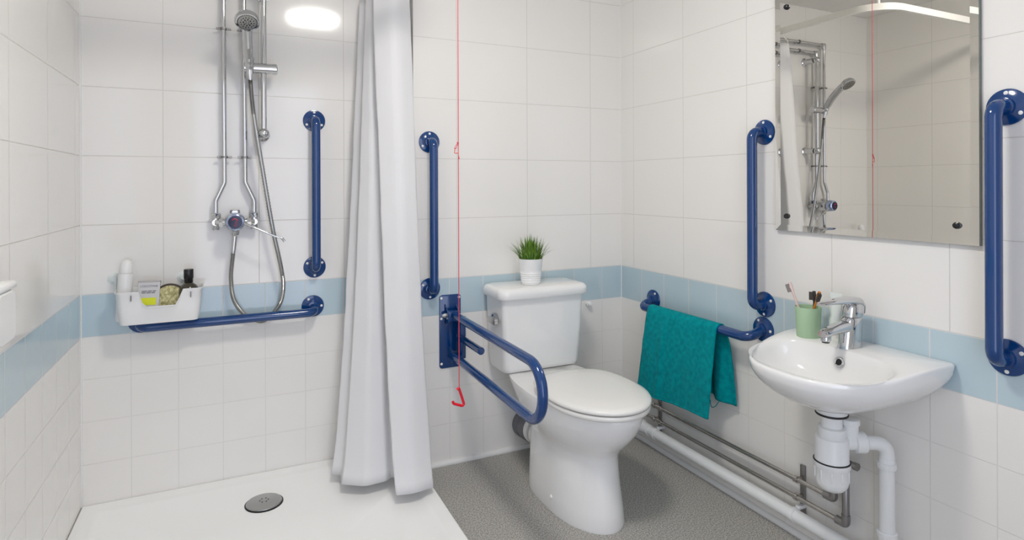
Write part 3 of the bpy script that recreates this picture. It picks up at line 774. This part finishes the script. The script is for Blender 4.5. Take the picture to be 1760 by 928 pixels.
brush('toothbrush', 'orange bamboo toothbrush with dark bristles leaning towards the tap', (GX+.004, GY+.012, GZ+.006), (GX-.01, GY-.047, GZ+.145), 'bamboo', 'bristle', (-.6, -.8, .2))
brush('toothbrush', 'black toothbrush crossing behind the orange one in the mug', (GX+.010, GY-.014, GZ+.006), (GX+.024, GY-.002, GZ+.138), 'black', 'bristle', (-.5, .9, .2))
tpz = Thing('toothpaste_tube', 'pale toothpaste tube standing on its cap between mug and tap', 'toothpaste', (-.045, -1.158, .700))
rg = []
for z, rx, ry in ((.022, .016, .016), (.026, .018, .018), (.05, .018, .0185), (.08, .014, .020), (.110, .007, .0215), (.128, .0018, .022), (.138, .0012, .022)):
    rg.append([Vector((-.045+rx*math.cos(2*PI*k/24), -1.158+ry*math.sin(2*PI*k/24), .700+z)) for k in range(24)])
tpz.part('tube_body', MB().loft(rg), 'paleplastic'); tpz.part('cap', MB().lathe([(.013, -.001), (.013, .02), (.011, .0225)], (-.045, -1.158, .700), n=22), 'plastic')

# ------------------------------------------------------------------ plumbing under the basin
QX, QY = -.185, WY-.004
bp_ = Thing('bottle_trap', 'white plastic bottle trap hanging under the washbasin', 'bottle trap', (QX, QY, .32))
bp_.part('waste_flange', MB().lathe([(.040, .552), (.040, .528), (.034, .522), (.030, .520)], (QX, QY, 0), n=32), 'pvc')
bp_.part('rubber_seal', MB().lathe([(.0415, .5305), (.0425, .529), (.0425, .5265), (.0415, .525)], (QX, QY, 0), n=32), 'darkhole', label='dark rubber seal')
bp_.part('neck', MB().lathe([(.027, .522), (.027, .478)], (QX, QY, 0), n=28), 'pvc')
bp_.part('top_nut', MB().lathe([(.030, .492), (.0365, .490), (.037, .466), (.034, .462)], (QX, QY, 0), n=18), 'pvc')
bp_.part('trap_body', MB().lathe([(.034, .468), (.042, .462), (.0435, .455), (.0435, .400), (.046, .396)], (QX, QY, 0), n=36), 'pvc')
bp_.part('seal_ring', MB().lathe([(.0465, .3985), (.0475, .3975), (.0475, .3955), (.0465, .3945)], (QX, QY, 0), n=36), 'darkhole', label='thin black seal line')
cupm = MB().lathe([(.047, .396), (.047, .382), (.044, .378), (.0435, .345), (.040, .330), (.030, .318), (.012, .312), (0, .311)], (QX, QY, 0), n=36)
for k in range(10):
    a = 2*PI*k/10; cupm.box((QX+.0435*math.cos(a)-.002, QY+.0435*math.sin(a)-.002, .348), (QX+.0435*math.cos(a)+.002, QY+.0435*math.sin(a)+.002, .378), .001, 1)
bp_.part('trap_cup', cupm, 'pvc')
p0 = Vector((-.150, -1.262, .447)); p1 = Vector((-.105, -1.288, .447)); p2 = Vector((-.055, -1.3075, .447))
oa = (p1-p0).normalized()
bp_.part('side_inlet', MB().lathe([(.020, 0), (.021, .05), (.0245, .052), (.0245, .066), (.021, .068), (.0, .0685)], (-.140, -1.270, .447), n=22), 'pvc')
bp_.part('outlet', MB().tube([Vector((QX, QY, .447)), p1], .021, 22), 'pvc')
bp_.part('outlet_nut', MB().lathe([(.024, 0), (.030, .002), (.030, .028), (.026, .031)], p0+oa*.022, oa, 12), 'pvc')
# waste pipe: down from the trap, and along the skirting
VX, VY, WZ = -.055, -1.318, .093
wp = Thing('waste_pipe', 'white waste pipe dropping from the trap and running along the skirting', 'waste pipe', (VX, -1.0, 0))
wp.part('drop_pipe', MB().tube(fillet([p0+oa*.05, Vector((VX, VY, .447)), Vector((VX, VY, .1))], .035, 8), .0195, 22), 'pvc')
for z in (.405, .385):
    pass
wp.part('coupling', MB().lathe([(.0235, .0), (.0245, .003), (.0245, .016), (.0205, .017), (.0205, .03)], (VX, VY, .378), n=26), 'pvc')
wp.part('coupling', MB().lathe([(.0245, .0), (.0255, .003), (.0255, .016), (.0225, .019)], (VX, VY, .185), n=26).lathe([(.0225, -.09), (.0225, .0)], (VX, VY, .187), n=26), 'pvc')
wp.part('run_pipe', MB().tube([(-.05, -.06, WZ), (-.05, VY-.06, WZ)], .0205, 22), 'pvc')
wp.part('tee', MB().lathe([(.025, -.05), (.025, .05)], (-.05, VY, WZ), (0, 1, 0), 26), 'pvc')
wp.part('elbow_joint', MB().lathe([(.0245, 0), (.0255, .004), (.0255, .022), (.0235, .026), (.0235, .06)], (-.05, -.215, WZ), (0, -1, 0), 24).ball((-.05, -.22, WZ+.004), .027, 18), 'pvc')
for y in (-.31, -1.012):
    wp.part('pipe_ring', MB().lathe([(.0205, -.008), (.0235, -.008), (.0235, .008), (.0205, .008)], (-.05, y, WZ), (0, 1, 0), 26).box((-.036, y-.008, WZ+.014), (-.001, y+.008, WZ+.026), .003), 'pvc')
# supply pipes
def supply(label, z, y1, rise, valve):
    t = Thing('supply_pipe', label, 'pipe', (-.036, -.6, z), 'supply pipes along the skirting')
    X = -.036
    t.part('tube', MB().tube([(X, -.05, z), (X, y1+.016, z)], .0078, 14), 'pipe')
    e = MB(); e.lathe([(.0125, 0), (.0125, .022)], (X, y1+.032, z), (0, -1, 0), 6); e.tube(fillet([(X, y1+.02, z), (X, y1, z), (X, y1, z+.028)], .008, 5), .0125, 14)
    t.part('elbow', e, 'dullmetal')
    t.part('riser', MB().tube([(X, y1, z+.02), (X, y1, rise*.55), (X-.004, y1-.004, rise*.75), (-.075, y1-.02 if valve else y1-.05, rise)], .0075, 14), 'pipe' if not valve else 'dullmetal')
    t.part('coupling', MB().lathe([(.0095, 0), (.0095, .03)], (X, -.31, z), (0, -1, 0), 14), 'pipe')
    if valve:
        t.part('riser_sleeve', MB().lathe([(.0105, 0), (.0105, .10), (.008, .104)], (X, y1, z+.02), n=16), 'dullmetal')
        v_ = MB(); v_.lathe([(.0115, 0), (.0115, .04)], (X, y1, .315), n=8); v_.lathe([(.009, 0), (.009, .022), (.012, .023), (.012, .034)], (X, y1-.006, .335), (-.1, -1, 0), 8)
        t.part('isolating_valve', v_, 'dullmetal')
    return t
supply('upper thin metal supply pipe ending in an elbow behind the bottle trap', .205, -1.142, .535, False)
supply('lower thin metal supply pipe with valve rising beside the bottle trap', .147, -1.182, .535, True)
for y, lab in ((-.287, 'dark upright pipe bracket on the wall near the toilet bowl'), (-1.009, 'dark upright pipe bracket on the wall near the bottle trap')):
    t = Thing('pipe_bracket', lab, 'bracket', (-.002, y, .09), 'brackets of the supply pipes')
    t.part('strip', MB().box((-.008, y-.009, .072), (-.0005, y+.009, .245), .002), 'dullmetal')
    for z in (.205, .147):
        t.part('ring', MB().lathe([(.0082, -.006), (.0112, -.006), (.0112, .006), (.0082, .006)], (-.036, y, z), (0, 1, 0), 18).box((-.028, y-.004, z-.004), (-.006, y+.004, z+.004)), 'pipe')

# ------------------------------------------------------------------ ceiling lamp
LXc, LYc = -1.22, -1.22
lp = Thing('ceiling_lamp', 'round white opal ceiling lamp in the middle of the room', 'ceiling lamp', (LXc, LYc, CEIL))
lp.part('lamp_base', MB().lathe([(.152, 0), (.157, -.004), (.157, -.022), (.148, -.024)], (LXc, LYc, CEIL), n=48), 'whitepaint')
lp.part('diffuser', MB().lathe([(.148, -.020), (.152, -.03), (.148, -.045), (.125, -.060), (.08, -.068), (.0, -.071)], (LXc, LYc, CEIL), n=48), 'lamp', label='glowing opal diffuser')

# added cool fill light, set in the unseen doorway behind the viewer
al = bpy.data.lights.new('doorway_fill', 'AREA'); al.shape = 'RECTANGLE'; al.size = 1.0; al.size_y = 2.0
al.energy = 15; al.color = (.76, .80, 1.)
ao = bpy.data.objects.new('doorway_fill', al); COL.objects.link(ao)
ao.location = ((DX0+DX1)/2, FY-.05, 1.04); ao.rotation_euler = (PI/2, 0, 0)

wd = bpy.data.worlds.new('world'); SC.world = wd; wd.use_nodes = True
wd.node_tree.nodes['Background'].inputs[0].default_value = (.75, .85, 1., 1); wd.node_tree.nodes['Background'].inputs[1].default_value = .6

# ------------------------------------------------------------------ camera
F, YAW = 1021.59, .4409
cm = bpy.data.cameras.new('camera'); cm.sensor_width = 36; cm.lens = F/1760*36; cm.shift_y = -(464-317.7)/1760; cm.clip_start = .02
cam = bpy.data.objects.new('camera', cm); COL.objects.link(cam)
cam.matrix_world = Matrix.Translation((-1.7008, -2.3697, 1.1689)) @ Matrix.Rotation(-YAW, 4, 'Z') @ Matrix.Rotation(PI/2, 4, 'X') @ Matrix.Rotation(-.0035, 4, 'Z')
SC.camera = cam
vs = SC.view_settings
SC.display_settings.display_device = 'sRGB'
vs.view_transform = 'Standard'; vs.look = 'None'; vs.exposure = .05; vs.gamma = 1.; vs.use_curve_mapping = False
SC.cycles.max_bounces = 14; SC.cycles.diffuse_bounces = 8; SC.cycles.glossy_bounces = 6
SC.cycles.sample_clamp_indirect = 6
SC.cycles.use_denoising = True
SC.cycles.caustics_reflective = False; SC.cycles.caustics_refractive = False
